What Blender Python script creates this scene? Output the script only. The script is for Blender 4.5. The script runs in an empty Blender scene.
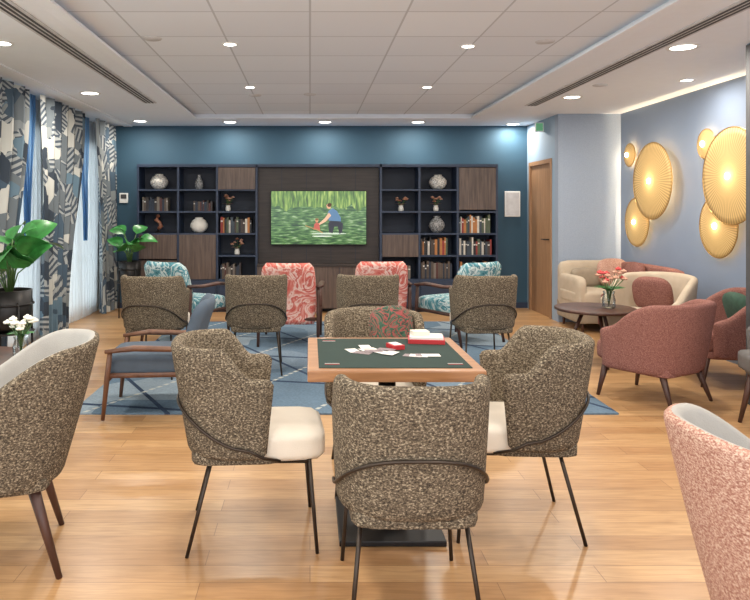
import bpy, math, random
from mathutils import Vector, Matrix
random.seed(7)
F=680.0; E=1.38; H=2.565
def W(px,py,d): return ((px-310)/F*d, d, E-(py-210)/F*d)
def s2l(c):
    c=c/255.0
    return c/12.92 if c<=0.04045 else ((c+0.055)/1.055)**2.4
def C(r,g,b): return (s2l(r),s2l(g),s2l(b),1)
sc=bpy.context.scene
# ------------------------------------------------------------ materials
def newmat(name):
    m=bpy.data.materials.new(name); m.use_nodes=True
    nt=m.node_tree; p=nt.nodes['Principled BSDF']; return m,nt,p
def N(nt,t,**k):
    n=nt.nodes.new(t)
    for a,b in k.items(): setattr(n,a,b)
    return n
def L(nt,a,b): nt.links.new(a,b)
def ramp(nt,stops,interp='LINEAR'):
    r=nt.nodes.new('ShaderNodeValToRGB'); cr=r.color_ramp; cr.interpolation=interp
    while len(cr.elements)<len(stops): cr.elements.new(0.5)
    for e,(p,c) in zip(cr.elements,stops): e.position=p; e.color=c
    return r
def objco(nt,scale=(1,1,1),rot=(0,0,0)):
    t=nt.nodes.new('ShaderNodeTexCoord'); mp=nt.nodes.new('ShaderNodeMapping')
    mp.inputs['Scale'].default_value=scale; mp.inputs['Rotation'].default_value=rot
    L(nt,t.outputs['Object'],mp.inputs[0]); return mp.outputs[0]
def math_(nt,op,a,b=None,c=None):
    n=nt.nodes.new('ShaderNodeMath'); n.operation=op
    for i,v in enumerate((a,b,c)):
        if v is None: continue
        if isinstance(v,(int,float)): n.inputs[i].default_value=v
        else: L(nt,v,n.inputs[i])
    return n.outputs[0]
def plain(name,col,rough=0.6,metal=0.0,var=0.12,scale=12,bump=0.0,bscale=200,spec=None):
    m,nt,p=newmat(name); p.inputs['Roughness'].default_value=rough; p.inputs['Metallic'].default_value=metal
    if spec is not None: p.inputs['Specular IOR Level'].default_value=spec
    co=objco(nt)
    n=N(nt,'ShaderNodeTexNoise'); n.inputs['Scale'].default_value=scale; L(nt,co,n.inputs['Vector'])
    d=tuple(x*(1-var) for x in col[:3])+(1,); l=tuple(min(1,x*(1+var)) for x in col[:3])+(1,)
    r=ramp(nt,[(0.3,d),(0.7,l)]); L(nt,n.outputs['Fac'],r.inputs[0]); L(nt,r.outputs[0],p.inputs['Base Color'])
    if bump>0:
        n2=N(nt,'ShaderNodeTexNoise'); n2.inputs['Scale'].default_value=bscale; L(nt,co,n2.inputs['Vector'])
        bp=N(nt,'ShaderNodeBump'); bp.inputs['Strength'].default_value=bump; bp.inputs['Distance'].default_value=0.005
        L(nt,n2.outputs['Fac'],bp.inputs['Height']); L(nt,bp.outputs[0],p.inputs['Normal'])
    return m
def weave(name,stops,scale=110,rough=0.9,zs=1.6,bump=.5):
    m,nt,p=newmat(name); p.inputs['Roughness'].default_value=rough; p.inputs['Specular IOR Level'].default_value=0.15
    co=objco(nt,(1,1,zs))
    n=N(nt,'ShaderNodeTexNoise'); n.inputs['Scale'].default_value=scale; n.inputs['Detail'].default_value=3; n.inputs['Roughness'].default_value=0.7
    L(nt,co,n.inputs['Vector'])
    r=ramp(nt,stops); L(nt,n.outputs['Fac'],r.inputs[0]); L(nt,r.outputs[0],p.inputs['Base Color'])
    bp=N(nt,'ShaderNodeBump'); bp.inputs['Strength'].default_value=bump; bp.inputs['Distance'].default_value=0.005
    L(nt,n.outputs['Fac'],bp.inputs['Height']); L(nt,bp.outputs[0],p.inputs['Normal'])
    return m
def wood(name,c1,c2,scale=(3,30,30),rough=0.45):
    m,nt,p=newmat(name); p.inputs['Roughness'].default_value=rough
    co=objco(nt,scale); n=N(nt,'ShaderNodeTexNoise'); n.inputs['Scale'].default_value=1.5; n.inputs['Detail'].default_value=6; n.inputs['Distortion'].default_value=0.6
    L(nt,co,n.inputs['Vector']); r=ramp(nt,[(0.3,c1),(0.7,c2)]); L(nt,n.outputs['Fac'],r.inputs[0]); L(nt,r.outputs[0],p.inputs['Base Color'])
    return m
def emis(name,col,st):
    m,nt,p=newmat(name); p.inputs['Base Color'].default_value=col
    p.inputs['Emission Color'].default_value=col; p.inputs['Emission Strength'].default_value=st; return m
def glass(name,col=(0.9,0.95,0.95,1)):
    m,nt,p=newmat(name); o=nt.nodes['Material Output']
    t=N(nt,'ShaderNodeBsdfTransparent'); t.inputs[0].default_value=col
    g=N(nt,'ShaderNodeBsdfGlossy'); g.inputs['Roughness'].default_value=0.03
    fr=N(nt,'ShaderNodeFresnel'); mx=N(nt,'ShaderNodeMixShader')
    f=math_(nt,'MULTIPLY_ADD',fr.outputs[0],0.8,0.04)
    L(nt,f,mx.inputs[0]); L(nt,t.outputs[0],mx.inputs[1]); L(nt,g.outputs[0],mx.inputs[2]); L(nt,mx.outputs[0],o.inputs[0]); return m

M_tweed=weave('tweed',[(0.34,C(50,44,38)),(0.45,C(84,74,62)),(0.55,C(114,102,86)),(0.68,C(184,170,146))],115)
M_tweedin=weave('tweed_inner',[(0.34,C(58,50,44)),(0.5,C(106,94,78)),(0.68,C(180,166,144))],115)
M_cream=plain('cream_upholstery',C(224,214,199),0.8,var=0.03,bump=0.2)
M_grey=plain('light_grey_fabric',C(166,162,156),0.9,var=0.04,bump=0.25)
M_coralweave=weave('coral_weave',[(0.36,C(144,98,86)),(0.5,C(180,138,122)),(0.62,C(210,184,166))],140)
M_coral=weave('dusty_coral_velvet',[(0.36,C(104,68,62)),(0.5,C(132,88,80)),(0.62,C(154,112,102))],130,bump=.25)
M_beige=plain('beige_fabric',C(186,170,150),0.9,var=0.06,bump=0.25)
M_taupe=plain('taupe_fabric',C(150,136,118),0.9,var=0.1,bump=0.25)
M_black=plain('black_metal',C(38,36,36),0.4,0.6,0.05)
M_bronze=plain('bronze_metal',C(66,57,50),0.4,0.7,0.05)
M_dwood=wood('dark_walnut',C(54,32,26),C(88,56,44),(8,8,2))
M_mwood=wood('walnut',C(84,54,40),C(116,78,56),(8,8,3))
M_oaktop=wood('oak_tabletop',C(138,94,60),C(172,124,84),(3,30,30),0.35)
M_felt=plain('green_felt',C(30,50,44),0.95,var=0.08,bump=0.1)
M_white=plain('white_paint',C(232,232,230),0.6,var=0.01)
M_wwhite=plain('white_ceramic',C(228,224,216),0.3,var=0.05)
M_patt=weave('patterned_ceramic',[(0.42,C(140,140,138)),(0.52,C(230,226,218))],45,0.35,bump=.1)
M_navy=plain('navy_lacquer',C(38,52,76),0.5,var=0.05)
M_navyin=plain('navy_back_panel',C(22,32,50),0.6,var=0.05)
M_panel=wood('brown_oak_panel',C(72,58,53),C(106,89,80),(30,30,2.0),0.5)
M_dpanel=wood('smoked_oak_panel',C(40,33,31),C(62,52,48),(2,30,30),0.5)
M_blue=plain('slate_blue_fabric',C(78,90,104),0.9,var=0.08,bump=0.3)
M_leaf=plain('leaf_green',C(58,128,62),0.35,var=0.3,scale=20)
M_stem=plain('stem_green',C(70,100,50),0.6)
M_soil=plain('soil',C(50,36,28),0.9)
M_red=plain('red_card',C(178,40,44),0.5,var=0.03)
M_paper=plain('paper_white',C(222,220,214),0.6,var=0.02)
M_cardback=plain('card_back',C(130,116,118),0.6,var=0.3,scale=90)
M_glass=glass('clear_glass')
M_green=plain('bottle_green_fabric',C(52,78,64),0.9,var=0.2,scale=30)
M_dgrey=plain('dark_grey_fabric',C(96,92,90),0.9,var=0.1,bump=0.2)
M_flR=plain('red_petals',C(196,66,66),0.6,var=0.3,scale=60)
M_flW=plain('white_petals',C(240,238,224),0.6,var=0.05)
M_flP=plain('dried_pink_petals',C(196,148,126),0.7,var=0.15,scale=60)
M_terra=plain('terracotta_ceramic',C(150,96,72),0.5)
M_silver=weave('mosaic_silver',[(0.42,C(40,42,46)),(0.56,C(190,190,190))],60,0.3)
M_grille=plain('vent_dark',C(72,72,74),0.7)
M_speaker=plain('speaker_grille',C(204,204,206),0.7)
M_brass=plain('brass',C(190,150,90),0.3,0.9,0.05)

def swirl(name,ca,cb,cc,sc_=4.5):
    m,nt,p=newmat(name); p.inputs['Roughness'].default_value=0.85
    co=objco(nt); n=N(nt,'ShaderNodeTexNoise'); n.inputs['Scale'].default_value=sc_; n.inputs['Detail'].default_value=4; n.inputs['Distortion'].default_value=2.2
    L(nt,co,n.inputs['Vector'])
    r=ramp(nt,[(0.30,ca),(0.40,cb),(0.46,cc),(0.50,ca),(0.56,cb),(0.62,cc),(0.70,ca)]); L(nt,n.outputs['Fac'],r.inputs[0]); L(nt,r.outputs[0],p.inputs['Base Color']); return m
M_redsw=swirl('coral_marbled_fabric',C(186,78,70),C(206,122,110),C(224,196,186))
M_tealsw=swirl('teal_marbled_fabric',C(34,100,116),C(92,148,158),C(206,216,214))
M_floral=swirl('floral_cushion_fabric',C(34,62,48),C(60,96,76),C(160,70,70),12)

def floor_mat():
    m,nt,p=newmat('oak_planks'); p.inputs['Roughness'].default_value=0.30
    co=objco(nt,(1,1,1))
    b=N(nt,'ShaderNodeTexBrick'); b.offset=0.37; b.inputs['Scale'].default_value=1
    b.inputs['Brick Width'].default_value=1.1; b.inputs['Row Height'].default_value=0.12; b.inputs['Mortar Size'].default_value=0.0015
    b.inputs['Color1'].default_value=C(176,134,92); b.inputs['Color2'].default_value=C(202,162,116); b.inputs['Mortar'].default_value=C(136,98,64)
    L(nt,co,b.inputs['Vector'])
    co2=objco(nt,(2.5,26,1)); n=N(nt,'ShaderNodeTexNoise'); n.inputs['Scale'].default_value=1.6; n.inputs['Detail'].default_value=7; n.inputs['Distortion'].default_value=1.2
    L(nt,co2,n.inputs['Vector']); r=ramp(nt,[(0.3,(0.74,0.68,0.62,1)),(0.65,(1,1,1,1))]); L(nt,n.outputs['Fac'],r.inputs[0])
    mx=N(nt,'ShaderNodeMix',data_type='RGBA',blend_type='MULTIPLY'); mx.inputs[0].default_value=0.9
    L(nt,b.outputs['Color'],mx.inputs[6]); L(nt,r.outputs[0],mx.inputs[7]); L(nt,mx.outputs[2],p.inputs['Base Color']); return m
M_floor=floor_mat()
def tile_mat():
    m,nt,p=newmat('ceiling_tiles'); p.inputs['Roughness'].default_value=0.9
    co=objco(nt)
    b=N(nt,'ShaderNodeTexBrick'); b.offset=0.0; b.inputs['Scale'].default_value=1
    b.inputs['Brick Width'].default_value=0.6; b.inputs['Row Height'].default_value=0.6; b.inputs['Mortar Size'].default_value=0.007
    b.inputs['Color1'].default_value=C(224,229,237); b.inputs['Color2'].default_value=C(232,237,244); b.inputs['Mortar'].default_value=C(192,196,203)
    L(nt,co,b.inputs['Vector']); L(nt,b.outputs['Color'],p.inputs['Base Color']); return m
M_tile=tile_mat()
M_ceil=plain('ceiling_plaster',C(238,242,248),0.8,var=0.01)
M_wback=plain('teal_blue_wall_paint',C(46,78,98),0.7,var=0.04,scale=3)
M_wdoor=plain('pale_blue_wall_paint',C(146,166,186),0.7,var=0.02,scale=3)
M_wfront=plain('grey_blue_wallpaper',C(150,162,180),0.8,var=0.06,scale=90)
M_wright=plain('slate_blue_wall_paint',C(124,138,160),0.7,var=0.02,scale=3)
M_wleft=plain('white_wall_paint',C(214,214,214),0.8,var=0.02)
M_doorw=wood('oak_door_veneer',C(140,104,74),C(172,134,100),(30,30,1.6),0.5)

def rug_mat():
    m,nt,p=newmat('blue_geometric_rug'); p.inputs['Roughness'].default_value=1; p.inputs['Specular IOR Level'].default_value=0.1
    t=N(nt,'ShaderNodeTexCoord'); s=N(nt,'ShaderNodeSeparateXYZ'); L(nt,t.outputs['Object'],s.inputs[0])
    x,y=s.outputs[0],s.outputs[1]
    def band(a,b,f,w,off=0.0):
        v=math_(nt,'MULTIPLY_ADD',x,a*f,off); v=math_(nt,'MULTIPLY_ADD',y,b*f,v); v=math_(nt,'FRACT',v); return math_(nt,'LESS_THAN',v,w)
    l1=band(1,0.55,1.3,0.05); l2=band(1,-0.55,1.3,0.04,0.3); l3=band(0.2,1,1.1,0.05,0.1)
    dash=math_(nt,'GREATER_THAN',math_(nt,'FRACT',math_(nt,'MULTIPLY',y,14.0)),0.4)
    dark=math_(nt,'MAXIMUM',l1,l3); light=math_(nt,'MULTIPLY',l2,dash)
    v=N(nt,'ShaderNodeTexVoronoi'); v.distance='CHEBYCHEV'; v.inputs['Scale'].default_value=1.6; L(nt,t.outputs['Object'],v.inputs['Vector'])
    r=ramp(nt,[(0.0,C(100,120,138)),(0.4,C(118,136,152)),(0.75,C(138,153,165))],'CONSTANT'); sp=N(nt,'ShaderNodeSeparateColor'); L(nt,v.outputs['Color'],sp.inputs[0]); L(nt,sp.outputs[0],r.inputs[0])
    m1=N(nt,'ShaderNodeMix',data_type='RGBA'); L(nt,dark,m1.inputs[0]); L(nt,r.outputs[0],m1.inputs[6]); m1.inputs[7].default_value=C(56,70,92)
    m2=N(nt,'ShaderNodeMix',data_type='RGBA'); L(nt,light,m2.inputs[0]); L(nt,m1.outputs[2],m2.inputs[6]); m2.inputs[7].default_value=C(184,186,180)
    n=N(nt,'ShaderNodeTexNoise'); n.inputs['Scale'].default_value=60; L(nt,t.outputs['Object'],n.inputs['Vector'])
    r2=ramp(nt,[(0.3,(0.8,0.8,0.8,1)),(0.7,(1.05,1.05,1.05,1))]); L(nt,n.outputs['Fac'],r2.inputs[0])
    m3=N(nt,'ShaderNodeMix',data_type='RGBA',blend_type='MULTIPLY'); m3.inputs[0].default_value=1; L(nt,m2.outputs[2],m3.inputs[6]); L(nt,r2.outputs[0],m3.inputs[7])
    L(nt,m3.outputs[2],p.inputs['Base Color']); return m
M_rug=rug_mat()
def curtain_mat():
    m,nt,p=newmat('geometric_print_curtain'); p.inputs['Roughness'].default_value=0.9
    t=N(nt,'ShaderNodeTexCoord'); mp=N(nt,'ShaderNodeMapping'); mp.inputs['Scale'].default_value=(0.0,1,1); mp.inputs['Rotation'].default_value=(0.6,0,0); L(nt,t.outputs['Object'],mp.inputs[0])
    v=N(nt,'ShaderNodeTexVoronoi'); v.distance='MANHATTAN'; v.inputs['Scale'].default_value=5.0; L(nt,mp.outputs[0],v.inputs['Vector'])
    sp=N(nt,'ShaderNodeSeparateColor'); L(nt,v.outputs['Color'],sp.inputs[0])
    s=N(nt,'ShaderNodeSeparateXYZ'); L(nt,mp.outputs[0],s.inputs[0])
    a=math_(nt,'MULTIPLY',math_(nt,'SUBTRACT',sp.outputs[0],0.5),2.0)
    u=math_(nt,'ADD',math_(nt,'MULTIPLY',s.outputs[1],a),math_(nt,'MULTIPLY',s.outputs[2],math_(nt,'SUBTRACT',1.0,math_(nt,'ABSOLUTE',a))))
    st=math_(nt,'GREATER_THAN',math_(nt,'FRACT',math_(nt,'MULTIPLY',u,26.0)),0.5)
    r1=ramp(nt,[(0,C(66,76,88)),(0.5,C(152,156,156))],'CONSTANT'); L(nt,st,r1.inputs[0])
    r2=ramp(nt,[(0,C(46,56,68)),(0.22,C(98,106,112)),(0.42,C(64,82,98)),(0.55,C(186,186,180)),(0.76,C(126,132,134)),(0.9,C(92,116,132))],'CONSTANT'); L(nt,sp.outputs[2],r2.inputs[0])
    sel=math_(nt,'GREATER_THAN',sp.outputs[1],0.42)
    mx=N(nt,'ShaderNodeMix',data_type='RGBA'); L(nt,sel,mx.inputs[0]); L(nt,r1.outputs[0],mx.inputs[6]); L(nt,r2.outputs[0],mx.inputs[7])
    L(nt,mx.outputs[2],p.inputs['Base Color']); return m
M_curt=curtain_mat()
def sheer_mat(name,col,f=0.35,df=.2):
    m,nt,p=newmat(name); o=nt.nodes['Material Output']
    t=N(nt,'ShaderNodeBsdfTranslucent'); t.inputs[0].default_value=col
    d=N(nt,'ShaderNodeBsdfDiffuse'); d.inputs[0].default_value=col
    tr=N(nt,'ShaderNodeBsdfTransparent')
    a=N(nt,'ShaderNodeMixShader'); a.inputs[0].default_value=df; L(nt,t.outputs[0],a.inputs[1]); L(nt,d.outputs[0],a.inputs[2])
    b=N(nt,'ShaderNodeMixShader'); b.inputs[0].default_value=f; L(nt,a.outputs[0],b.inputs[1]); L(nt,tr.outputs[0],b.inputs[2]); L(nt,b.outputs[0],o.inputs[0]); return m
M_sheer=sheer_mat('white_sheer',(0.92,0.95,0.99,1),.55,.1)
M_bluec=sheer_mat('blue_drape',C(110,156,200),0.2)

# ------------------------------------------------------------ mesh builder
class B:
    def __init__(s): s.v=[];s.f=[];s.mi=[];s.sm=[];s.mats=[]
    def m(s,mat):
        if mat not in s.mats: s.mats.append(mat)
        return s.mats.index(mat)
    def add(s,vs,fs,mat,smooth=True,M=None):
        o=len(s.v)
        for v in vs:
            v=Vector(v); s.v.append(tuple(M@v if M else v))
        ml=mat if isinstance(mat,list) else None
        for i,f in enumerate(fs):
            s.f.append(tuple(o+j for j in f)); s.mi.append(s.m(ml[i] if ml else mat)); s.sm.append(smooth)
    def box(s,c,d,mat,bev=0.0,rot=None):
        import bmesh
        bm=bmesh.new(); bmesh.ops.create_cube(bm,size=1)
        for v in bm.verts: v.co=Vector((v.co.x*d[0],v.co.y*d[1],v.co.z*d[2]))
        if bev>0: bmesh.ops.bevel(bm,geom=bm.edges[:],offset=min(bev,min(d)*0.45),segments=2,profile=0.6,affect='EDGES')
        bm.verts.index_update()
        M=Matrix.Translation(c)
        if rot: M=M@Matrix.Rotation(rot[2],4,'Z')@Matrix.Rotation(rot[1],4,'Y')@Matrix.Rotation(rot[0],4,'X')
        s.add([v.co.copy() for v in bm.verts],[[v.index for v in f.verts] for f in bm.faces],mat,False,M); bm.free()
    def bx(s,x0,x1,y0,y1,z0,z1,mat,bev=0.0):
        s.box(((x0+x1)/2,(y0+y1)/2,(z0+z1)/2),(x1-x0,y1-y0,z1-z0),mat,bev)
    def loft(s,rings,mat,cap=True,mats=None,closed=True):
        n=len(rings[0]); vs=[p for r in rings for p in r]; fs=[]; ml=[]
        for i in range(len(rings)-1):
            for j in range(n if closed else n-1):
                k=(j+1)%n; fs.append((i*n+j,i*n+k,(i+1)*n+k,(i+1)*n+j)); ml.append(mats[j] if mats else mat)
        if cap:
            fs.append(tuple(range(n-1,-1,-1))); ml.append(mat)
            fs.append(tuple(range((len(rings)-1)*n,len(rings)*n))); ml.append(mat)
        s.add(vs,fs,ml,True)
    def tube(s,pts,r,mat,n=10,sx=1.0):
        pts=[Vector(p) for p in pts]; rings=[]
        up0=None
        for i,p in enumerate(pts):
            t=(pts[min(i+1,len(pts)-1)]-pts[max(i-1,0)]).normalized()
            if up0 is None: up0=Vector((0,0,1)) if abs(t.z)<0.9 else Vector((1,0,0))
            a=(up0-t*up0.dot(t)).normalized(); b=t.cross(a); up0=a
            rr=r[i] if isinstance(r,(list,tuple)) else r
            rings.append([p+a*math.cos(2*math.pi*k/n)*rr+b*math.sin(2*math.pi*k/n)*rr*sx for k in range(n)])
        s.loft(rings,mat)
    def lathe(s,prof,mat,c=(0,0,0),n=28,cap=True):
        s.loft([[(c[0]+r*math.cos(2*math.pi*k/n),c[1]+r*math.sin(2*math.pi*k/n),c[2]+z) for k in range(n)] for r,z in prof],mat,cap)
    def sq(s,c,d,mat,p=6,rot=None,n=9,puff=0.0):
        idx={};vs=[];fs=[]
        def g(v):
            k=(round(v[0],4),round(v[1],4),round(v[2],4))
            if k not in idx:
                idx[k]=len(vs); a=Vector(v); q=(abs(a.x)**p+abs(a.y)**p+abs(a.z)**p)**(1/p)
                a=a/q
                z=a.z*(1+puff*(1-a.x*a.x)*(1-a.y*a.y))
                vs.append(Vector((a.x*d[0]/2,a.y*d[1]/2,z*d[2]/2)))
            return idx[k]
        for ax in range(3):
            for sg in (-1,1):
                for i in range(n):
                    for j in range(n):
                        q=[]
                        for (a,b) in ((i,j),(i+1,j),(i+1,j+1),(i,j+1)):
                            u=math.tan((a/n*2-1)*math.pi/4); w=math.tan((b/n*2-1)*math.pi/4)
                            co=[0,0,0]; co[ax]=sg; co[(ax+1)%3]=u; co[(ax+2)%3]=w; q.append(g(co))
                        fs.append(q if sg>0 else q[::-1])
        M=Matrix.Translation(c)
        if rot: M=M@Matrix.Rotation(rot[2],4,'Z')@Matrix.Rotation(rot[1],4,'Y')@Matrix.Rotation(rot[0],4,'X')
        s.add(vs,fs,mat,True,M)
    def leaf(s,base,dirv,length,width,mat,droop=0.4,roll=0.0):
        d=Vector(dirv).normalized(); side=d.cross(Vector((0,0,1)))
        if side.length<0.05: side=Vector((1,0,0))
        side.normalize(); side=Matrix.Rotation(roll,3,d)@side
        up=side.cross(d); n=10; rings=[]
        for i in range(n+1):
            t=i/n; c=Vector(base)+d*length*t-Vector((0,0,1))*droop*length*t*t
            w=width*0.5*(math.sin(math.pi*min(1,t**0.75))**0.8 if 0<t<1 else 0.02)
            rings.append([c+side*w*k+up*abs(k)*w*0.25 for k in (-1,-0.5,0,0.5,1)])
        s.loft(rings,mat,cap=False,closed=False)
    def mesh(s,name):
        me=bpy.data.meshes.new(name); me.from_pydata(s.v,[],s.f)
        for m in s.mats: me.materials.append(m)
        me.polygons.foreach_set('material_index',s.mi); me.polygons.foreach_set('use_smooth',s.sm); me.update(); return me
    def obj(s,name,loc=(0,0,0),rz=0.0): return place(s.mesh(name),name,loc,rz)
def place(me,name,loc=(0,0,0),rz=0.0,scl=1.0):
    o=bpy.data.objects.new(name,me); o.location=loc; o.rotation_euler=(0,0,math.radians(rz)); o.scale=(scl,scl,scl); sc.collection.objects.link(o); return o
def sstep(t): t=max(0,min(1,t)); return t*t*(3-2*t)

def tub(b,mo,mi,W=.226,D=.235,fr=.11,z0=.385,zb=.83,za=.71,t=.05,flare=.024,lean=.06,y1=.01,y0=-.10,zf=None,crown=.006,n=3.0,slant=.045):
    pts=[]
    for i in range(8): pts.append((W,fr-(fr)*i/8))
    A=34
    for i in range(A+1):
        a=math.pi*i/A; c=math.cos(a); q=math.sin(a)
        pts.append((W*math.copysign(abs(c)**(2/n),c),-D*abs(q)**(2/n)))
    for i in range(1,9): pts.append((-W,fr*i/8))
    P=[Vector((x,y,0)) for x,y in pts]; cum=[0]
    for i in range(1,len(P)): cum.append(cum[-1]+(P[i]-P[i-1]).length)
    K=64; Q=[]; j=0
    for i in range(K+1):
        l=cum[-1]*i/K
        while j<len(P)-2 and cum[j+1]<l: j+=1
        f=(l-cum[j])/max(1e-9,cum[j+1]-cum[j]); Q.append(P[j].lerp(P[j+1],min(1,f)))
    rings=[]
    for i in range(K+1):
        p=Q[i]; tn=(Q[min(i+1,K)]-Q[max(i-1,0)]).normalized(); nr=Vector((-tn.y,tn.x,0))
        if nr.dot(p)<0 : nr=-nr
        if p.y>-0.02: nr=Vector((math.copysign(1,p.x),0,0)).lerp(nr,0.3).normalized()
        zt=za+(zb-za)*sstep((y1-p.y)/(y1-y0))
        if p.y<0: zt+=crown*(1-(p.x/W)**2)
        if zf is not None: zt-= (za-zf)*sstep((p.y)/(fr)) if p.y>0 else 0
        e=min(i,K-i)/3.0; k=math.sqrt(max(0.02,1-(1-min(1,e))**2)); tt=t*k/2
        zz0=z0+ (1-k)*0.03; zt-=(1-k)*0.03
        ring=[]
        fw=sstep((p.y+D*.6)/(fr+D*.6))
        def off(z,o):
            h=(z-z0)/(zb-z0); q=p+nr*(o+flare*h*(1.0-0.3*h)); back=max(0,-p.y/D)
            return Vector((q.x,q.y-lean*h*back-slant*(1-h)*fw,z))
        for z in range(9): 
            zz=zz0+tt+(zt-zz0-2*tt)*z/8; ring.append(off(zz,tt))
        for a in range(1,6):
            an=math.pi*a/6; ring.append(off(zt-tt+math.sin(an)*tt,math.cos(an)*tt))
        for z in range(9):
            zz=zt-tt-(zt-zz0-2*tt)*z/8; ring.append(off(zz,-tt))
        for a in range(1,6):
            an=math.pi*a/6; ring.append(off(zz0+tt-math.sin(an)*tt,-math.cos(an)*tt))
        rings.append(ring)
    mats=[mo]*11+[mi]*15+[mo]*2
    b.loft(rings,mo,True,mats)

def tweed_chair_mesh(name):
    b=B(); tub(b,M_tweed,M_tweedin)
    b.sq((0,0.06,.42),(.42,.50,.12),M_cream,p=7,puff=.10)
    b.sq((0,-0.05,.38),(.42,.38,.06),M_tweed,p=7)
    for sx in (-1,1):
        b.tube([(sx*.19,.24,.37),(sx*.215,.27,.0)],[.0085,.0075],M_bronze)
        b.tube([(sx*.17,-.15,.39),(sx*.215,-.25,.0)],[.0085,.0075],M_bronze)
    b.tube([(-.19,.24,.362),(-.17,-.15,.362),(.17,-.15,.362),(.19,.24,.362)],.008,M_bronze)
    pts=[]
    for i in range(33):
        u=i/32*2-1; a=math.pi/2*(1-u*1.0)
        c=math.cos(a); q=max(0,math.sin(a))
        z=.43+.17*max(0,math.cos(u*math.pi/2))**1.2
        h=(z-.385)/.445; r=.025+.0055+.024*h*(1-.3*h)
        x=(.226+r)*math.copysign(abs(c)**(2/3.0),c); y=-(.235+r)*q**(2/3.0)-.06*h*q**(2/3.0)
        pts.append((x,y,z))
    pts=[(-.20,.12,.37),(-.250,.05,.40)]+pts+[(.250,.05,.40),(.20,.12,.37)]
    b.tube(pts,.0062,M_bronze)
    return b.mesh(name)
TW=tweed_chair_mesh('upholstered_chair')
RZ=.0125
for (x,y,r) in [(.342,2.41,0),(-.255,2.93,-86),(.895,3.02,87),(.34,3.52,180),(-1.29,5.75,-8),(-.46,5.85,3),(.49,5.85,0),(1.46,5.8,4)]:
    place(TW,'upholstered_chair',(x,y,0 if y<4.5 else RZ),r)

def leg(b,x,y,z,fx,fy,mat,r0=.024,r1=.012): b.tube([(x,y,z),(x+(fx-x)*.5,y+(fy-y)*.5,z/2),(fx,fy,0)],[r0,(r0+r1)/2,r1],mat,10)
def tubchair(name,mo,mi,loc,rz):
    b=B(); tub(b,mo,mi,W=.26,D=.26,fr=.20,z0=.34,zb=.85,za=.67,t=.045,flare=.055,lean=.10,y1=.06,y0=-.20,zf=.62,n=2.6,slant=.02,crown=.02)
    b.sq((0,0.03,.42),(.49,.52,.13),mi,p=7,puff=.1); b.sq((0,0,.355),(.5,.48,.06),mo,p=8)
    for sx in (-1,1):
        leg(b,sx*.19,.19,.35,sx*.23,.25,M_dwood); leg(b,sx*.19,-.17,.36,sx*.23,-.27,M_dwood)
    return b.obj(name,loc,rz)
tubchair('wood_leg_tub_chair',M_tweed,M_grey,(-1.27,2.68,0),109)
tubchair('wood_leg_tub_chair',M_coralweave,M_grey,(1.31,1.62,0),-88)
tubchair('wood_leg_tub_chair',M_dgrey,M_dgrey,(3.0,4.15,0),80)

def armchair(name,mo,mi,loc,rz,cushion=None,scl=1.0):
    b=B(); tub(b,mo,mi,W=.31,D=.29,fr=.24,z0=.24,zb=.76,za=.61,t=.07,flare=.05,lean=.06,y1=.14,y0=-.16,zf=.55,n=2.5,slant=.02,crown=.02)
    b.sq((0,0.05,.36),(.57,.58,.17),mi,p=6,puff=.12); b.sq((0,0.0,.265),(.58,.56,.08),mo,p=8)
    for sx in (-1,1):
        leg(b,sx*.24,.24,.26,sx*.27,.29,M_dwood,.028,.013); leg(b,sx*.24,-.2,.27,sx*.28,-.30,M_dwood,.028,.013)
    o=place(b.mesh(name),name,loc,rz,scl)
    if cushion:
        c=B(); c.sq((0,0,0),(.36,.34,.12),cushion,p=3.2); co=c.obj('throw_cushion'); co.parent=o
        co.location=(0.02,-.11,.585); co.rotation_euler=(math.radians(72),0,0.1)
    return o
armchair('tub_armchair',M_coral,M_coral,(2.52,5.0,0),34,None,.95)
armchair('tub_armchair',M_coral,M_coral,(3.37,5.5,0),80,M_green,.95)
armchair('tub_armchair',M_beige,M_beige,(3.16,6.35,0),125,M_coral)

def lounge_mesh(name,fab,frame,hb=.86,ah=.59,dp=.60):
    b=B()
    b.sq((0,0.04,.37),(.56,dp,.16),fab,p=7,puff=.12)
    rings=[]
    for i in range(15):
        t=i/14; z=.22+(hb-.22)*t; w=(.255+.02*math.sin(math.pi*t)); yb=-.24-.13*t*t
        k=math.sqrt(max(.05,1-max(0,(t-.86)/.14)**2)); th=.042*k; w=w-(1-k)*.05
        ring=[]
        for j in range(13):
            u=j/12*2-1; ring.append((w*u,yb-th-.055*(1-u*u),z))
        for j in range(13):
            u=1-j/12*2; ring.append((w*u,yb+th-.055*(1-u*u),z))
        rings.append(ring)
    b.loft(rings,fab)
    for sx in (-1,1):
        b.tube([(sx*.30,-.38,0),(sx*.30,-.31,.3),(sx*.30,-.30,ah-.09),(sx*.30,-.30,ah-.01)],[.014,.02,.02,.016],frame)
        b.tube([(sx*.30,.32,0),(sx*.30,.29,.3),(sx*.305,.27,ah-.03)],[.013,.02,.017],frame)
        b.tube([(sx*.30,-.33,ah+.01),(sx*.32,-.15,ah-.005),(sx*.325,.1,ah+.005),(sx*.31,.30,ah-.02)],[.016,.020,.022,.014],frame,10,1.6)
        b.tube([(sx*.295,-.31,.31),(sx*.295,.29,.31)],.018,frame)
    b.tube([(-.3,.28,.29),(.3,.28,.29)],.018,frame); b.tube([(-.3,-.30,.27),(.3,-.30,.27)],.018,frame)
    return b.mesh(name)
LR=lounge_mesh('lounge_armchair',M_redsw,M_dwood,.84); LT=lounge_mesh('lounge_armchair',M_tealsw,M_dwood,.84); LB=lounge_mesh('lounge_armchair',M_blue,M_mwood,.82,.50,.56)
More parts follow.
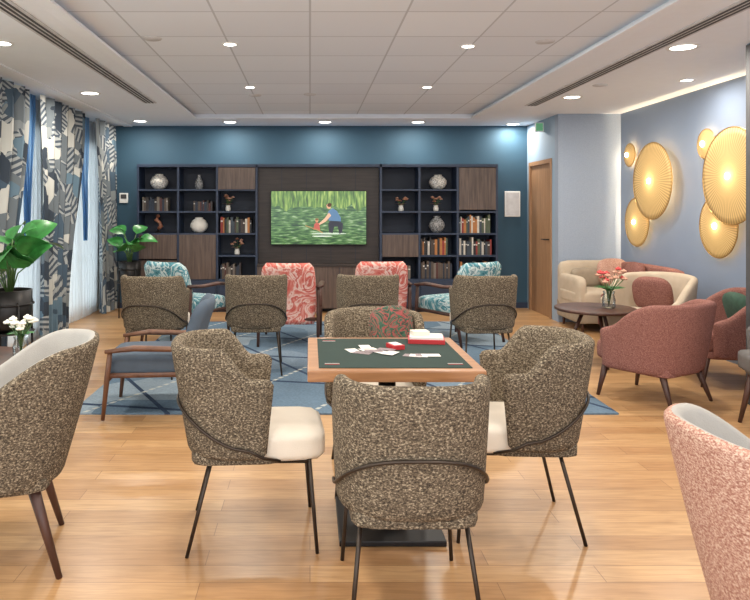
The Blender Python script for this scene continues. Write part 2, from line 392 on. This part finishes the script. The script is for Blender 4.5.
place(LR,'lounge_armchair',(-.20,7.15,RZ),-3); place(LR,'lounge_armchair',(.72,7.35,RZ),3)
place(LT,'lounge_armchair',(-1.30,7.25,RZ),-32); place(LT,'lounge_armchair',(1.55,7.2,RZ),32)
place(LB,'lounge_armchair',(-1.07,4.72,RZ),94,.93)

# ---- card table
b=B(); cx,cy=.34,3.0
b.box((0,0,.73),(.70,.70,.045),M_oaktop,.006)
b.box((0,0,.7535),(.61,.61,.004),M_felt,.001)
b.box((0,0,.70),(.5,.5,.02),M_black,.003)
b.lathe([(.038,.02),(.038,.70)],M_black)
b.box((0,0,.014),(.44,.44,.022),M_black,.004); b.lathe([(.09,.025),(.05,.04),(.038,.08)],M_black)
for sx in (-1,1):
    for sy in (-1,1): b.box((sx*.25,sy*.25,.7562),(.06,.004,.001),M_red); b.box((sx*.25,sy*.235,.7562),(.06,.003,.001),M_paper)
b.obj('card_table',(cx,cy,0))
def small(name,fn,loc,rz=0): bb=B(); fn(bb); return bb.obj(name,loc,rz)
TT=.7556
random.seed(4)
def cards(bb):
    for i,(x,y,r) in enumerate([(-.09,.02,.3),(-.05,-.03,1.1),(-.02,.04,2.0),(.03,-.02,.7),(.0,.0,1.6),(.07,-.05,2.6),(-.03,.08,.1),(.06,.02,1.2)]):
        bb.box((x,y,.0008+i*.0007),(.050,.078,.0006),M_paper if i%3!=1 else M_cardback,0,(0,0,r))
small('playing_cards',cards,(.28,3.0,TT))
def cards2(bb):
    for i in range(4): bb.box((i*.026,random.uniform(-.01,.01),.0008+i*.0006),(.05,.078,.0006),M_paper if i%2 else M_cardback,0,(0,0,1.2+.12*i))
small('playing_cards',cards2,(.44,2.92,TT))
small('card_deck',lambda bb:(bb.box((0,0,.010),(.055,.08,.020),M_red,.002),bb.box((0,0,.0215),(.038,.06,.002),M_paper)),(.385,3.07,TT),20)
def stack(bb):
    bb.box((0,0,.010),(.17,.12,.020),M_red,.002); bb.box((0,0,.026),(.155,.11,.012),M_paper,.002); bb.box((-.03,.01,.042),(.08,.06,.02),M_cream,.003,(0,0,.3))
small('game_boxes',stack,(.55,3.22,TT),-8)
b=B(); b.sq((0,0,0),(.24,.27,.11),M_floral,p=3.2); o=b.obj('floral_cushion',(.43,3.585,.74)); o.rotation_euler=(math.radians(78),0,.3)

b=B(); b.lathe([(.33,0),(.35,.008),(.35,.028),(.34,.035)],M_dwood,(0,0,.565),40); b.lathe([(.028,.02),(.028,.57)],M_black); b.lathe([(.2,0),(.2,.012),(.04,.03)],M_black,n=32)
b.obj('round_side_table',(-1.80,3.55,0))
def vase_flowers(name,loc,fl,vh=.12,vr=.035,spread=.09,nf=14,fr=.02,lf=M_leaf,h=.13,vm=None,lv=12):
    b=B(); vm=vm or M_glass
    b.lathe([(vr*.8,0),(vr,.01),(vr*1.05,vh*.5),(vr*.8,vh*.85),(vr*.95,vh)],vm,n=24,cap=False)
    b.lathe([(.001,.004),(vr*.8,.004)],vm,cap=False)
    for i in range(nf):
        a=random.uniform(0,6.28); r=spread*math.sqrt(random.random()); z=vh+h*random.uniform(.45,1)*(1-.3*(r/spread))
        tip=(r*math.cos(a),r*math.sin(a),z)
        b.tube([(0,0,.015),(tip[0]*.2,tip[1]*.2,vh),tip],.0025,M_stem,5)
        m=fl[i%len(fl)]
        for k in range(6):
            aa=k*1.047; b.sq((tip[0]+fr*.55*math.cos(aa),tip[1]+fr*.55*math.sin(aa),tip[2]),(fr*1.1,fr*1.1,fr*.8),m,p=2,n=3)
        b.sq((tip[0],tip[1],tip[2]+fr*.3),(fr,fr,fr),m,p=2,n=3)
    for i in range(lv):
        a=random.uniform(0,6.28); b.leaf((0,0,vh),(math.cos(a),math.sin(a),.6),spread*1.2,fr*1.4,lf,.3)
    return b.obj(name,loc)
vase_flowers('flower_vase',(-1.53,3.60,.601),[M_flW],vh=.11,vr=.04,nf=16,h=.12,spread=.07,fr=.020,lv=18)
b=B(); b.lathe([(.001,0),(.03,0),(.036,.07),(.033,.07),(.028,.008),(.001,.008)],M_wwhite,cap=False); b.obj('ceramic_cup',(-1.64,3.42,.601))

def plant(loc,potz,hr,seed,s=1.0,nl=14,bias=0):
    random.seed(seed); b=B()
    r=.13*s; z0=potz-.24*s
    b.lathe([(r*.80,z0),(r*.98,z0+.03),(r,potz),(r*.9,potz),(r*.88,potz-.03)],M_black)
    b.lathe([(.001,potz-.025),(r*.9,potz-.025)],M_soil,cap=False)
    for k in range(4):
        a=k*math.pi/2+.78; b.tube([(r*1.05*math.cos(a),r*1.05*math.sin(a),potz-.08),(r*1.05*math.cos(a),r*1.05*math.sin(a),0)],.008,M_black,8)
    pts=[(r*1.06*math.cos(2*math.pi*k/24),r*1.06*math.sin(2*math.pi*k/24),potz-.10) for k in range(25)]; b.tube(pts,.007,M_black,6)
    pts=[(p[0],p[1],z0-.01) for p in pts]; b.tube(pts,.007,M_black,6)
    b.lathe([(.001,z0-.006),(r*1.05,z0-.006)],M_black,cap=False)
    for i in range(nl):
        a=i*2.4+random.uniform(-.3,.3); h=hr*random.uniform(.25,.8); q=random.uniform(.03,.15)*s
        base=(0.02*math.cos(a),.02*math.sin(a),potz-.02); mid=(q*.4*math.cos(a),q*.4*math.sin(a),potz+h*.6); top=(q*math.cos(a)+bias,q*math.sin(a),potz+h)
        b.tube([base,mid,top],.005,M_stem,6)
        b.leaf(top,(math.cos(a),math.sin(a),random.uniform(.3,1.6)),.26*s*random.uniform(.8,1.15),.18*s,M_leaf,.45,random.uniform(-.8,.8))
    b.obj('potted_plant',loc)
plant((-2.19,4.95,0),.80,.46,3,1.22,20,.0); plant((-2.33,8.78,0),.72,.46,9,1.1)

# ---- sofa corner
b=B()
b.bx(3.02,3.78,7.62,8.33,.10,.30,M_taupe,.02); b.sq((3.34,7.96,.38),(.66,.66,.17),M_beige,p=8,puff=.08)
b.sq((3.41,8.26,.55),(.78,.14,.44),M_beige,p=7); b.sq((3.07,7.98,.42),(.11,.68,.40),M_beige,p=7)
b.sq((3.30,8.12,.58),(.36,.13,.22),M_taupe,p=4)
b.bx(3.22,3.79,6.85,7.62,.10,.30,M_coral,.02); b.sq((3.48,7.2,.38),(.56,.74,.17),M_coral,p=8,puff=.08)
b.sq((3.72,7.45,.56),(.13,1.35,.44),M_coral,p=7)
for x,y in [(3.08,7.68),(3.7,8.25),(3.08,8.25),(3.28,6.92),(3.72,6.92)]: b.tube([(x,y,.11),(x,y,0)],[.02,.014],M_dwood)
b.obj('corner_sofa')
for i,(x,y,rz,mm) in enumerate([(3.58,8.03,0,M_coralweave),(3.56,7.50,90,M_coral)]):
    b=B(); b.sq((0,0,0),(.36,.34,.12),mm,p=3.2); o=b.obj('sofa_cushion',(x,y,.64)); o.rotation_euler=(math.radians(74),0,math.radians(-rz))
b=B(); b.lathe([(.33,0),(.35,.008),(.35,.025),(.34,.03)],M_dwood,(0,0,.47),40)
for k in range(3):
    a=k*2.094+.5; b.tube([(.10*math.cos(a),.10*math.sin(a),.47),(.28*math.cos(a),.28*math.sin(a),0)],[.018,.012],M_dwood)
b.obj('round_coffee_table',(2.58,6.15,0))
random.seed(5)
vase_flowers('flower_vase',(2.68,6.10,.5005),[M_flR,M_flP,M_flR,M_flP],vh=.15,vr=.055,nf=18,h=.26,spread=.14,fr=.026,lv=30)

b=B(); b.bx(-1.62,2.08,4.58,8.35,.001,.012,M_rug); b.obj('area_rug')

# ---- room
BW=9.58
b=B(); b.bx(-3.05,3.95,-1.5,9.7,-.08,0,M_floor); b.obj('floor')
b=B(); b.bx(-3.05,3.2,BW,BW+.12,0,H,M_wback); b.obj('wall_back')
b=B(); b.bx(3.06,3.18,8.50,8.60,0,H,M_wdoor); b.bx(3.06,3.18,9.48,BW,0,H,M_wdoor); b.bx(3.06,3.18,8.6,9.48,2.04,H,M_wdoor); b.obj('wall_door')
b=B(); b.bx(3.06,3.95,8.38,8.50,0,H,M_wfront); b.obj('wall_alcove')
b=B(); b.bx(3.83,3.95,-1.5,8.38,0,H,M_wright); b.obj('wall_right')
wins_seen_and_added=((-1.0,1.6),(2.0,4.4),(5.75,7.3),(7.75,9.25))  # first two openings are out of view, added to let in daylight
b=B(); e=-1.5
for a,c in wins_seen_and_added:
    b.bx(-3.05,-2.93,e,a,0,H,M_wleft); e=c
    b.bx(-3.05,-2.93,a,c,2.3,H,M_wleft); b.bx(-3.05,-2.93,a,c,0,.08,M_wleft)
b.bx(-3.05,-2.93,e,BW,0,H,M_wleft)
b.obj('wall_left')
for i,(a,c) in enumerate(wins_seen_and_added):
    b=B(); x0,x1=-3.02,-2.97
    b.bx(x0,x1,a,a+.06,.08,2.3,M_white); b.bx(x0,x1,c-.06,c,.08,2.3,M_white); b.bx(x0,x1,a,c,2.24,2.3,M_white); b.bx(x0,x1,a,c,.08,.14,M_white); b.bx(x0,x1,(a+c)/2-.03,(a+c)/2+.03,.08,2.3,M_white)
    b.bx(-2.997,-2.993,a+.05,c-.05,.13,2.25,M_glass); b.obj('window_%d'%(i+1))  # numbered windows include the unseen pair added for daylight
b=B(); b.bx(3.12,3.46,4.74,4.86,0,H,M_wdoor,.004); b.bx(3.112,3.12,4.745,4.855,0,H-.01,M_grille); b.obj('wall_column')
TX0,TX1,TY1=-1.5,2.1,8.7
b=B(); b.bx(-3.05,TX0,-1.5,9.7,H,H+.12,M_ceil); b.bx(TX1,3.95,-1.5,9.7,H,H+.12,M_ceil); b.bx(TX0,TX1,TY1,9.7,H,H+.12,M_ceil)
b.bx(TX0,TX1,-1.5,TY1,H+.04,H+.12,M_tile)
b.obj('ceiling')
b=B()
for x in (TX0,TX1):
    b.bx(x-.05,x+.05,-1.5,TY1+.05,H-.018,H+.0,M_ceil,.004)
b.bx(TX0-.05,TX1+.05,TY1-.05,TY1+.05,H-.0185,H+.0,M_ceil,.004)
b.obj('trim_1')
b=B(); b.bx(-2.62,-2.5,-1.5,BW,H-.012,H,M_ceil,.003); b.obj('trim_2')
for x,y0,y1 in ((-1.76,3.0,7.5),(2.50,3.0,7.7)):
    b=B(); b.bx(x-.07,x+.07,y0,y1,H-.008,H,M_speaker)
    for k in (-1,0,1): b.bx(x+k*.036-.009,x+k*.036+.009,y0+.02,y1-.02,H-.011,H-.004,M_grille)
    b.obj('air_vent')
b=B(); b.bx(-2.8,3.06,BW-.015,BW,0,.08,M_navy); b.obj('baseboard_back')
b=B(); b.bx(3.815,3.83,-1.0,8.38,0,.08,M_wright); b.obj('baseboard_right')
b=B(); b.bx(3.2,3.815,8.365,8.38,0,.08,M_wfront); b.obj('baseboard_alcove')
b=B(); y0,y1=8.66,9.42
b.bx(3.07,3.11,y0,y1,0,1.98,M_doorw,.004); b.bx(3.045,3.17,y0-.055,y0,0,2.035,M_doorw,.003); b.bx(3.045,3.17,y1,y1+.055,0,2.035,M_doorw,.003); b.bx(3.045,3.17,y0,y1,1.98,2.035,M_doorw,.003)
b.tube([(3.07,y0+.08,1.0),(3.02,y0+.08,1.0),(3.015,y0+.12,1.0),(3.015,y0+.2,1.0)],.009,M_black)
b.obj('door_1')
b=B(); x,y,z=W(539,127,8.9); b.bx(2.96,3.05,8.90,8.93,z-.05,z+.05,emis('exit_sign_green',C(90,150,110),.4),.004); b.bx(2.95,3.06,8.905,8.925,z-.06,z+.06,M_white); b.obj('exit_sign')
b=B(); x,y,z=W(512,204,BW); b.bx(x-.11,x+.11,BW-.03,BW,z-.18,z+.18,M_white,.01); b.bx(x-.09,x+.09,BW-.033,BW-.028,z-.16,z+.16,M_speaker); b.obj('wall_panel')
b=B(); x,y,z=W(124,198,BW); b.bx(x-.06,x+.06,BW-.02,BW,z-.07,z+.07,M_white,.005); b.bx(x-.04,x+.04,BW-.024,BW-.018,z-.01,z+.05,M_grille); b.obj('thermostat')

def curtain(name,y0t,y1t,y0b,y1b,x,mat,folds,amp=.05,zt=H-.02,zb=.02):
    b=B(); rings=[]; NY=folds*10; NZ=26
    for i in range(NZ+1):
        t=i/NZ; z=zt+(zb-zt)*t; k=sstep(t*1.1); a0=y0t+(y0b-y0t)*k; a1=y1t+(y1b-y1t)*k; r=[]
        for j in range(NY+1):
            u=j/NY; y=a0+(a1-a0)*u; ph=2*math.pi*folds*u
            r.append((x+amp*(.7+.5*t)*math.sin(ph+.4*math.sin(3*t))+.01*math.sin(7*u+4*t),y+.02*math.sin(ph*2),z))
        rings.append(r)
    b.loft(rings,mat,cap=False,closed=False); return b.obj(name)
curtain('patterned_curtain',4.3,6.58,4.3,6.12,-2.72,M_curt,10)
curtain('patterned_curtain',6.85,8.20,6.92,7.60,-2.72,M_curt,6)
curtain('patterned_curtain',8.62,9.5,8.88,9.5,-2.72,M_curt,4)
curtain('blue_curtain',6.5,6.92,6.72,6.76,-2.80,M_bluec,4,.015,zb=1.0)
curtain('blue_curtain',8.15,8.6,8.46,8.50,-2.80,M_bluec,3,.015,zb=1.0)
curtain('sheer_curtain',5.8,7.28,5.8,7.28,-2.88,M_sheer,14,.02)
curtain('sheer_curtain',7.78,9.22,7.78,9.22,-2.88,M_sheer,14,.02)

# ---- bookcase
FY=9.2
bx=[-2.33,-1.786,-1.258,-.724]; bx2=[.96,1.482,2.0,2.53]; zs=[1.962,1.65,1.353,1.055,.757,.433,.08]
b=B(); T=.03
def bay_frame(xs):
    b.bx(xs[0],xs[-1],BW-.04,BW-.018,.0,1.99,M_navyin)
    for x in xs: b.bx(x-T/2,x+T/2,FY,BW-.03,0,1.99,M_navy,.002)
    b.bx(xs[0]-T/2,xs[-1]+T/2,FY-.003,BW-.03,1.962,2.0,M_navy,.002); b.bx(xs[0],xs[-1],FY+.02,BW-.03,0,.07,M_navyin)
bay_frame(bx); bay_frame(bx2)
def shelf(x0,x1,z): b.bx(x0,x1,FY+.002,BW-.03,z-.012,z+.012,M_navy,.002)
for i in range(3):
    for xs in (bx,bx2):
        for z in zs[1:]: shelf(xs[i],xs[i+1],z)
def door(x0,x1,z0,z1,m=M_panel): b.bx(x0+.018,x1-.018,FY-.012,FY+.01,z0+.01,z1-.01,m,.003)
door(bx[0],bx[1],zs[4]-.05,zs[3]); door(bx[1],bx[2],zs[5],zs[3]); door(bx[2],bx[3],zs[1],zs[0])
door(bx[0],bx[1],zs[5],zs[4]-.05); door(bx2[0],bx2[1],zs[4]-.02,zs[3]); door(bx2[2],bx2[3],zs[2]+.02,zs[0]); 
for xs in (bx,bx2):
    for i in range(3): door(xs[i],xs[i+1],zs[6],zs[5],M_navy)
b.bx(bx[3]+T/2,bx2[0]-T/2,9.32,BW-.018,0,1.962,M_dpanel); b.bx(bx[3]-T/2,bx2[0]+T/2,FY-.003,BW-.03,1.962,2.0,M_navy,.002)
b.bx(bx[3]+T/2,bx2[0]-T/2,9.12,9.32,.06,.62,M_panel,.004); b.bx(bx[3]+T/2,bx2[0]-T/2,9.10,9.32,.62,.65,M_dpanel,.003)
for k in range(1,3):
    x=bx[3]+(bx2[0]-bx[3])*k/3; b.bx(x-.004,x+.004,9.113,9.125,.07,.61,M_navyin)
for k in range(1,5):
    x=bx[3]+(bx2[0]-bx[3])*k/5; b.bx(x-.003,x+.003,9.316,9.322,.65,1.96,M_navyin)
b.obj('bookcase')
def tvmat():
    m,nt,p=newmat('tv_picture'); t=N(nt,'ShaderNodeTexCoord'); s=N(nt,'ShaderNodeSeparateXYZ'); L(nt,t.outputs['Object'],s.inputs[0])
    mp=N(nt,'ShaderNodeMapping'); mp.inputs['Scale'].default_value=(2,1,11); L(nt,t.outputs['Object'],mp.inputs[0])
    n=N(nt,'ShaderNodeTexNoise'); n.inputs['Scale'].default_value=4.0; n.inputs['Detail'].default_value=7; L(nt,mp.outputs[0],n.inputs['Vector'])
    r=ramp(nt,[(0.32,C(26,58,38)),(0.46,C(56,98,50)),(0.58,C(96,136,76)),(0.72,C(184,204,164))]); L(nt,n.outputs['Fac'],r.inputs[0])
    mp2=N(nt,'ShaderNodeMapping'); mp2.inputs['Scale'].default_value=(34,1,5); mp2.inputs['Rotation'].default_value=(0,.4,0); L(nt,t.outputs['Object'],mp2.inputs[0])
    n2=N(nt,'ShaderNodeTexNoise'); n2.inputs['Scale'].default_value=1.0; n2.inputs['Detail'].default_value=6; L(nt,mp2.outputs[0],n2.inputs['Vector'])
    r2=ramp(nt,[(0.3,C(34,60,32)),(0.5,C(92,132,54)),(0.7,C(178,200,104))]); L(nt,n2.outputs['Fac'],r2.inputs[0])
    n3=N(nt,'ShaderNodeTexNoise'); n3.inputs['Scale'].default_value=6; L(nt,t.outputs['Object'],n3.inputs['Vector'])
    g=math_(nt,'GREATER_THAN',math_(nt,'MULTIPLY_ADD',n3.outputs['Fac'],.25,s.outputs[2]),.27)
    mx=N(nt,'ShaderNodeMix',data_type='RGBA'); L(nt,g,mx.inputs[0]); L(nt,r.outputs[0],mx.inputs[6]); L(nt,r2.outputs[0],mx.inputs[7])
    p.inputs['Base Color'].default_value=(0,0,0,1); p.inputs['Roughness'].default_value=.2
    L(nt,mx.outputs[2],p.inputs['Emission Color']); p.inputs['Emission Strength'].default_value=.95; return m
b=B(); tx,tz=(-.54+.775)/2,1.275; w,h=1.315,.745
b.box((0,.02,0),(w,.045,h),M_black,.006); b.box((0,-.004,0),(w-.025,.004,h-.025),tvmat())
def flat(pts,col,k):
    b.add([(x,-.0065-k*.0008,z) for x,z in pts],[tuple(range(len(pts)))],emis('tv_fig_%d'%len(b.mats),col,.75),False)
def ell(cx,cz,rx,rz,a=0,n=16):
    return [(cx+rx*math.cos(t)*math.cos(a)-rz*math.sin(t)*math.sin(a),cz+rx*math.cos(t)*math.sin(a)+rz*math.sin(t)*math.cos(a)) for t in [2*math.pi*i/n for i in range(n)]]
flat(ell(.14,-.215,.24,.012),C(170,186,170),0); flat(ell(.05,-.25,.14,.008),C(190,200,188),0)
flat([(.14,-.20),(.13,-.08),(.17,-.02),(.27,-.03),(.33,-.08),(.32,-.20),(.28,-.22),(.26,-.12),(.21,-.12),(.19,-.21)],C(40,44,54),1)
flat([(.14,-.04),(.12,.03),(.13,.09),(.19,.13),(.25,.09),(.30,.0),(.30,-.05)],C(76,108,140),2)
flat([(.14,.07),(.08,-.01),(.0,-.08),(.01,-.10),(.10,-.05),(.17,.03)],C(196,156,130),3)
flat(ell(.135,.155,.028,.036,.4),C(190,144,116),4); flat(ell(.147,.173,.031,.026,.4),C(70,50,36),5)
flat([(-.07,-.16),(-.06,-.09),(-.03,-.06),(.01,-.08),(.02,-.17)],C(160,80,72),3); flat(ell(-.025,-.035,.022,.026),C(180,134,106),4); flat(ell(-.025,-.022,.024,.016),C(110,80,50),5)
flat([(-.18,-.10),(.0,-.165),(.06,-.20),(.05,-.21),(-.01,-.175),(-.185,-.11)],C(150,120,80),6)
b.box((0,.055,0),(.4,.05,.3),M_black)
b.obj('television',(tx,9.235,tz))
def books(x0,x1,zf,hm,seed,pal,name='row_of_books'):
    random.seed(seed); bb=B(); x=x0
    while x<x1:
        w=random.uniform(.015,.036); h=hm*random.uniform(.72,1); dp=random.uniform(.14,.2)
        if x+w>x1: break
        bb.bx(x,x+w-.001,FY+.05,FY+.05+dp,zf,zf+h,random.choice(pal),.002)
        if random.random()<.4: bb.bx(x+.004,x+w-.005,FY+.0495,FY+.051,zf+h*.7,zf+h*.78,M_paper)
        x+=w
    bb.obj(name)
pal1=[plain('book_%d'%i,c,.6) for i,c in enumerate([C(58,52,52),C(88,76,68),C(120,112,104),C(40,50,66),C(84,48,46)])]
pal2=[plain('bookb_%d'%i,c,.6) for i,c in enumerate([C(190,184,176),C(140,52,48),C(60,70,80),C(206,200,188),C(176,116,66),C(80,90,70),C(40,40,44),C(70,60,56)])]
z=lambda r: zs[r+1]+.0125
books(bx[0]+.05,bx[1]-.12,z(1),.20,1,pal1); books(bx[2]+.04,bx[3]-.06,z(2),.22,2,pal2); books(bx[1]+.2,bx[2]-.04,z(1),.15,12,pal1)
books(bx2[1]+.03,bx2[2]-.12,z(3),.25,3,pal2); books(bx2[1]+.03,bx2[2]-.05,z(4),.24,13,pal1)
books(bx2[2]+.03,bx2[3]-.06,z(2),.25,4,pal2); books(bx2[2]+.03,bx2[3]-.05,z(3),.24,5,pal2); books(bx2[2]+.04,bx2[3]-.05,z(4),.24,6,pal2)
books(bx[2]+.04,bx[3]-.2,z(4),.22,16,pal1); books(bx2[0]+.04,bx2[1]-.1,z(4),.22,17,pal1)
def pot(name,px,row,prof,mat):
    x=(px-310)/73.9*1.015; bb=B(); bb.lathe(prof,mat,n=32); bb.obj(name,(x,FY+.15,z(row)))
rnd=[(.05,0),(.09,.03),(.12,.08),(.12,.12),(.09,.17),(.05,.195),(.055,.21)]
pot('ceramic_vase',159,0,rnd,M_patt); pot('ceramic_vase',199,2,rnd,M_wwhite); pot('ceramic_vase',438,0,[(r,zz*.95) for r,zz in rnd],M_patt)
pot('ceramic_vase',437,2,[(.045,0),(.085,.04),(.11,.09),(.10,.14),(.06,.19),(.035,.21),(.05,.23)],M_silver)
pot('ceramic_vase',199,0,[(.04,0),(.055,.04),(.055,.1),(.03,.15),(.018,.18),(.022,.2)],M_silver)
random.seed(21)
for px,row in ((228,1),(237,3),(401,1),(436,1)):
    x=(px-310)/73.9*1.015
    vase_flowers('dried_flower_vase',(x,FY+.15,z(row)),[M_flP,M_terra,M_flP],vh=.08,vr=.035,nf=9,h=.16,spread=.08,fr=.022,lf=M_flP,vm=M_wwhite,lv=10)
b=B(); b.lathe([(.05,0),(.05,.012),(.012,.025),(.012,.05)],M_black,n=16); b.tube([(0,0,.05),(.04,0,.09),(.02,0,.14),(-.03,0,.18),(0,0,.22)],[.02,.03,.022,.03,.008],M_terra); b.sq((.0,0,.23),(.05,.05,.05),M_terra,p=2,n=4)
b.obj('abstract_sculpture',((158-310)/73.9*1.015,FY+.15,z(2)))

# ---- disc wall lamps
def discmat(R):
    m,nt,p=newmat('pleated_lampshade'); t=N(nt,'ShaderNodeTexCoord'); s=N(nt,'ShaderNodeSeparateXYZ'); L(nt,t.outputs['Object'],s.inputs[0])
    an=math_(nt,'ARCTAN2',s.outputs[2],s.outputs[1]); w=math_(nt,'SINE',math_(nt,'MULTIPLY',an,72.0))
    vl=N(nt,'ShaderNodeVectorMath',operation='LENGTH'); L(nt,t.outputs['Object'],vl.inputs[0])
    fac=math_(nt,'MULTIPLY_ADD',w,.5,.5)
    r=ramp(nt,[(0,C(158,122,72)),(1,C(206,172,116))]); L(nt,fac,r.inputs[0]); L(nt,r.outputs[0],p.inputs['Base Color'])
    p.inputs['Emission Color'].default_value=C(255,212,132)
    q=R*R
    e=math_(nt,'DIVIDE',.035*q,math_(nt,'MULTIPLY_ADD',vl.outputs['Value'],vl.outputs['Value'],.012*q))
    L(nt,math_(nt,'ADD',e,.09),p.inputs['Emission Strength']); p.inputs['Roughness'].default_value=.6; return m
M_bulb=emis('bulb_glow',(1,.88,.66,1),8)
for (px,py,hh,off) in [(650,181,77,.13),(635,222,49,.07),(628,155,23,.06),(729,176,98,.13),(716,226,64,.07),(704,144,30,.06)]:
    X=3.83-off; d=X*F/(px-310); R=hh/F*d/2; zc=E-(py-210)/F*d; md=discmat(R)
    bb=B(); n=120
    rings=[[(-.012+.03*q*q,R*q*math.cos(2*math.pi*k/n),R*q*math.sin(2*math.pi*k/n)) for k in range(n)] for q in (.02,.15,.3,.5,.7,.85,1.0)]
    rings+=[[(.025,R*.99*math.cos(2*math.pi*k/n),R*.99*math.sin(2*math.pi*k/n)) for k in range(n)]]
    bb.loft(rings,md,cap=False)
    pr=[(.018,R*math.cos(2*math.pi*k/64),R*math.sin(2*math.pi*k/64)) for k in range(65)]; bb.tube(pr,.005,M_brass,6)
    bb.sq((-.018,0,0),(.03,.06,.06),M_bulb,p=2,n=5)
    bb.tube([(0.0,0,0),(off,0,0)],.02,M_brass); 
    o=bb.obj('disc_wall_lamp',(X,d,zc))
    ld=bpy.data.lights.new('glow','POINT'); ld.energy=20*(R/.43)+.8; ld.color=(1,.78,.5); ld.shadow_soft_size=.03
    lo=bpy.data.objects.new('lamp_bulb',ld); sc.collection.objects.link(lo); lo.parent=o; lo.location=(.045 if off<.1 else .07,0.04,.0)

# ---- downlights
M_dl=emis('downlight_emitter',(1,.95,.86,1),9)
def downlight(x,y,r=.05,pw=10,zc=H):
    b=B(); b.lathe([(r*1.35,0),(r*1.3,-.006),(r*1.0,-.006)],M_white,cap=False); b.lathe([(.001,-.003),(r,-.003)],M_dl,cap=False)
    o=b.obj('downlight',(x,y,zc))
    ld=bpy.data.lights.new('downlight','AREA'); ld.shape='DISK'; ld.size=.16; ld.energy=pw*1.3; ld.color=(1,.93,.82)
    lo=bpy.data.objects.new('downlight_lamp',ld); sc.collection.objects.link(lo); lo.parent=o; lo.location=(0,0,-.02)
TZ=H+.04
for px,py,r,pw,tile in [(230,44,.045,15,1),(468,46,.045,15,1),(683,47,.085,16,0),(90,93,.08,13,0),(572,97,.08,13,0),(140,121,.08,9,0),(230,122,.08,9,0),(325,122,.08,9,0),(418,122,.08,9,0),(513,124,.08,9,0),(250,87,.045,12,1),(427,87,.045,12,1),(2,43,.06,12,0),(687,80,.05,8,0)]:
    hh=TZ if tile else H; d=(hh-E)*F/(210-py); downlight((px-310)/F*d,d,r,pw,hh)
for x,y in [(-.6,3.0),(1.15,3.0),(2.7,2.8),(-2.2,2.6),(-.6,1.0),(1.15,1.0),(2.7,.8),(-2.2,.8)]: downlight(x,y,.06,12,TZ if -1.4<x<2 else H)  # extra downlights out of view, added as fill light
for px,py in [(152,44),(545,47),(600,85),(310,98),(255,99)]:
    d=(H-E)*F/(210-py); x=(px-310)/F*d; b=B(); b.lathe([(.07,0),(.065,-.006),(.001,-.007)],M_speaker,cap=False); b.obj('ceiling_speaker',(x,d,TZ if -1.4<x<2 else H))

w=bpy.data.worlds.new('world'); sc.world=w; w.use_nodes=True; bg=w.node_tree.nodes['Background']; bg.inputs[0].default_value=(.94,.97,1,1); bg.inputs[1].default_value=2.4
cam=bpy.data.cameras.new('camera'); co=bpy.data.objects.new('camera',cam); sc.collection.objects.link(co); sc.camera=co
co.location=(0,0,E); co.rotation_euler=(math.pi/2,0,0); cam.sensor_width=36; cam.lens=F/750*36; cam.shift_x=65/750; cam.shift_y=-90/750; cam.clip_start=.05
sc.view_settings.view_transform='Standard'; sc.view_settings.look='None'; sc.view_settings.exposure=0.33
